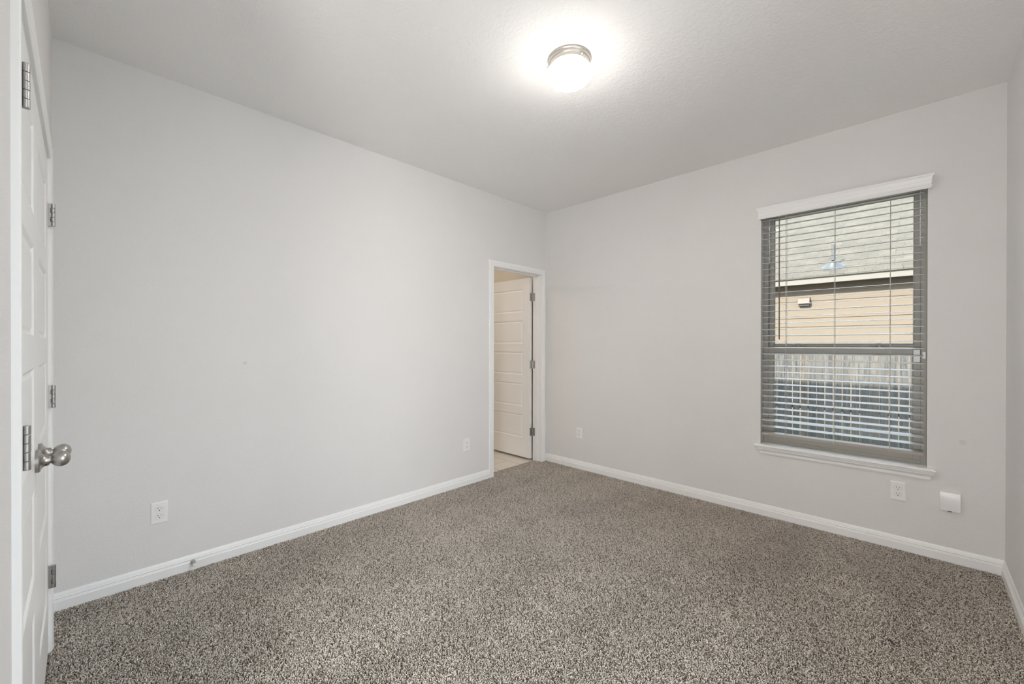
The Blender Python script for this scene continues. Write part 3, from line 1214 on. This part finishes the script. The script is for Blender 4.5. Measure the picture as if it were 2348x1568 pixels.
def fence():
    yf = 3.5
    root = empty('wood_fence', (2.0, yf, -.30))
    tag(root, 'weathered grey board fence outside the window, sunlit at the top', 'fence')
    inv = Matrix.Translation(root.location).inverted()
    rnd = random.Random(9)
    edges = []
    x = -1.2
    pitch = .0932
    v, fc, tone = [], [], []
    # gap centres read from the photo continue on both sides at the same pitch
    x = 2.1375 - 38 * pitch
    for k in range(78):
        gap = rnd.choice((.006, .008, .010, .013))
        if rnd.random() < .18:
            gap = .002
        a, c = x + gap / 2, x + pitch - gap / 2
        zt = 1.268 + rnd.uniform(-.004, .006)
        dy = rnd.uniform(-.003, .003)
        o = len(v)
        for xx in (a, c):
            for yy in (yf - .016 + dy, yf + dy):
                for zz in (-.27, zt):
                    v.append((xx, yy, zz))
        fc += [[o + i for i in q] for q in [(0, 1, 3, 2), (4, 6, 7, 5), (0, 4, 5, 1), (2, 3, 7, 6), (0, 2, 6, 4), (1, 5, 7, 3)]]
        tone += [rnd.random()] * 8
        x += pitch
    me = bpy.data.meshes.new('boards')
    me.from_pydata(v, [], fc)
    at = me.attributes.new('tone', 'FLOAT', 'POINT')
    at.data.foreach_set('value', tone)
    me.materials.append(M['wood'])
    bo = bpy.data.objects.new('boards', me)
    col.objects.link(bo)
    parts = [bo]
    for z in (-.10, .415, 1.235):
        parts.append(MB().box(-1.5, 5.6, yf + .004, yf + .042, z - .026, z + .026).build('rail', M['wood'], None))
    for px in (-1.2, 1.2, 3.6):
        parts.append(MB().box(px - .045, px + .045, yf + .044, yf + .134, -.35, 1.25).build('post', M['wood'], None))
    for p in parts:
        p.parent = root
        p.matrix_parent_inverse = inv


fence()


def neighbour():
    yw, ye, ze = 7.30, 7.0, 2.555
    x0, x1 = -9.0, 12.0
    root = empty('neighbor_house', (1.5, yw, -.30))
    tag(root, 'tan sided house with shingled roof seen through the window', 'house')
    inv = Matrix.Translation(root.location).inverted()
    parts = []
    s = MB()
    z = -.35
    ex = .184
    zs = []
    # courses placed so the lap shadows fall where the photo shows them
    z = 2.235 - 14 * ex
    while z < 2.5:
        s.quad((x0, yw - .016, z), (x1, yw - .016, z), (x1, yw - .003, z + ex), (x0, yw - .003, z + ex))
        s.quad((x0, yw - .016, z), (x1, yw - .016, z), (x1, yw - .002, z), (x0, yw - .002, z))
        z += ex
    s.box(x0, x1, yw, yw + .2, -.4, 2.6)
    parts.append(s.build('siding', M['siding'], None, normals=False))
    b = MB().box(x0, x1, yw - .030, yw + .01, 2.452, ze + .014)
    parts.append(b.build('frieze_board', M['soffit'], None))
    b = MB().box(x0 - .3, x1 + .3, ye + .02, yw + .02, ze + .009, ze + .021)
    parts.append(b.build('soffit', M['soffit'], None))
    b = MB().box(x0 - .3, x1 + .3, ye, ye + .022, ze + .006, 2.692)
    parts.append(b.build('fascia', M['fascia'], None))
    b = MB().box(x0 - .3, x1 + .3, ye - .028, ye + .02, 2.683, 2.706)
    parts.append(b.build('drip_edge', M['drip'], None))
    # roof plane with shingle courses in its uv
    sl = .5
    ry = ye - .035
    rz = 2.700
    ridge = 15.0
    me = bpy.data.meshes.new('shingle_roof')
    ln = math.hypot(ridge - ry, sl * (ridge - ry))
    zr = rz + sl * (ridge - ry)
    t = .02
    vs = [(x0 - .4, ry, rz), (x1 + .4, ry, rz), (x1 + .4, ridge, zr), (x0 - .4, ridge, zr),
          (x0 - .4, ry, rz + t), (x1 + .4, ry, rz + t), (x1 + .4, ridge, zr + t), (x0 - .4, ridge, zr + t),
          (x0 - .4, 2 * ridge - ry, rz), (x1 + .4, 2 * ridge - ry, rz)]
    fs = [(0, 1, 2, 3), (4, 5, 6, 7), (0, 1, 5, 4), (7, 6, 9, 8)]
    me.from_pydata(vs, [], fs)
    uvl = me.uv_layers.new(name='UVMap')
    for p in me.polygons:
        for li in p.loop_indices:
            co = me.vertices[me.loops[li].vertex_index].co
            uvl.data[li].uv = (co.x - 40, math.hypot(co.y - ry, sl * (co.y - ry)) + .02)
    me.materials.append(M['shingle'])
    ro = bpy.data.objects.new('shingle_roof', me)
    col.objects.link(ro)
    parts.append(ro)
    # exhaust hood under the eave
    b = MB()
    hx0, hx1, ht, hb = 1.086, 1.292, 2.325, 2.180
    b.prism([(0, ht), (-.05, ht - .03), (-.095, hb + .004), (-.095, hb), (-.085, hb), (0, hb + .01)], lambda u, w, d: (d, yw - .016 + u, w), hx0, hx1)
    parts.append(b.build('vent_hood', M['venttan'], None))
    b = MB().box(hx0 + .01, hx1 - .004, yw - .075, yw - .012, hb - .052, hb)
    parts.append(b.build('vent_flap', M['drip'], None))
    # plumbing vent with its flashing on the roof slope
    cx, cy = 1.678, 7.37
    cz = rz + t + sl * (cy - ry)
    b = MB()
    nrm = Vector((0, -sl, 1)).normalized()
    b.lathe([(-.02, .205), (.006, .205), (.012, .19), (.035, .15), (.075, .10), (.11, .066), (.13, .055), (.14, .03)], (cx, cy, cz), nrm, 40)
    fl = b.build('flashing', M['galv'], None)
    parts.append(fl)
    b = MB().lathe([(-.05, .030), (.455, .030), (.455, .024), (.30, .024)], (cx - .004, cy + .03, cz + .02), (0, 0, 1), 24)
    parts.append(b.build('vent_pipe', M['galv'], None))
    for p in parts:
        p.parent = root
        p.matrix_parent_inverse = inv


neighbour()
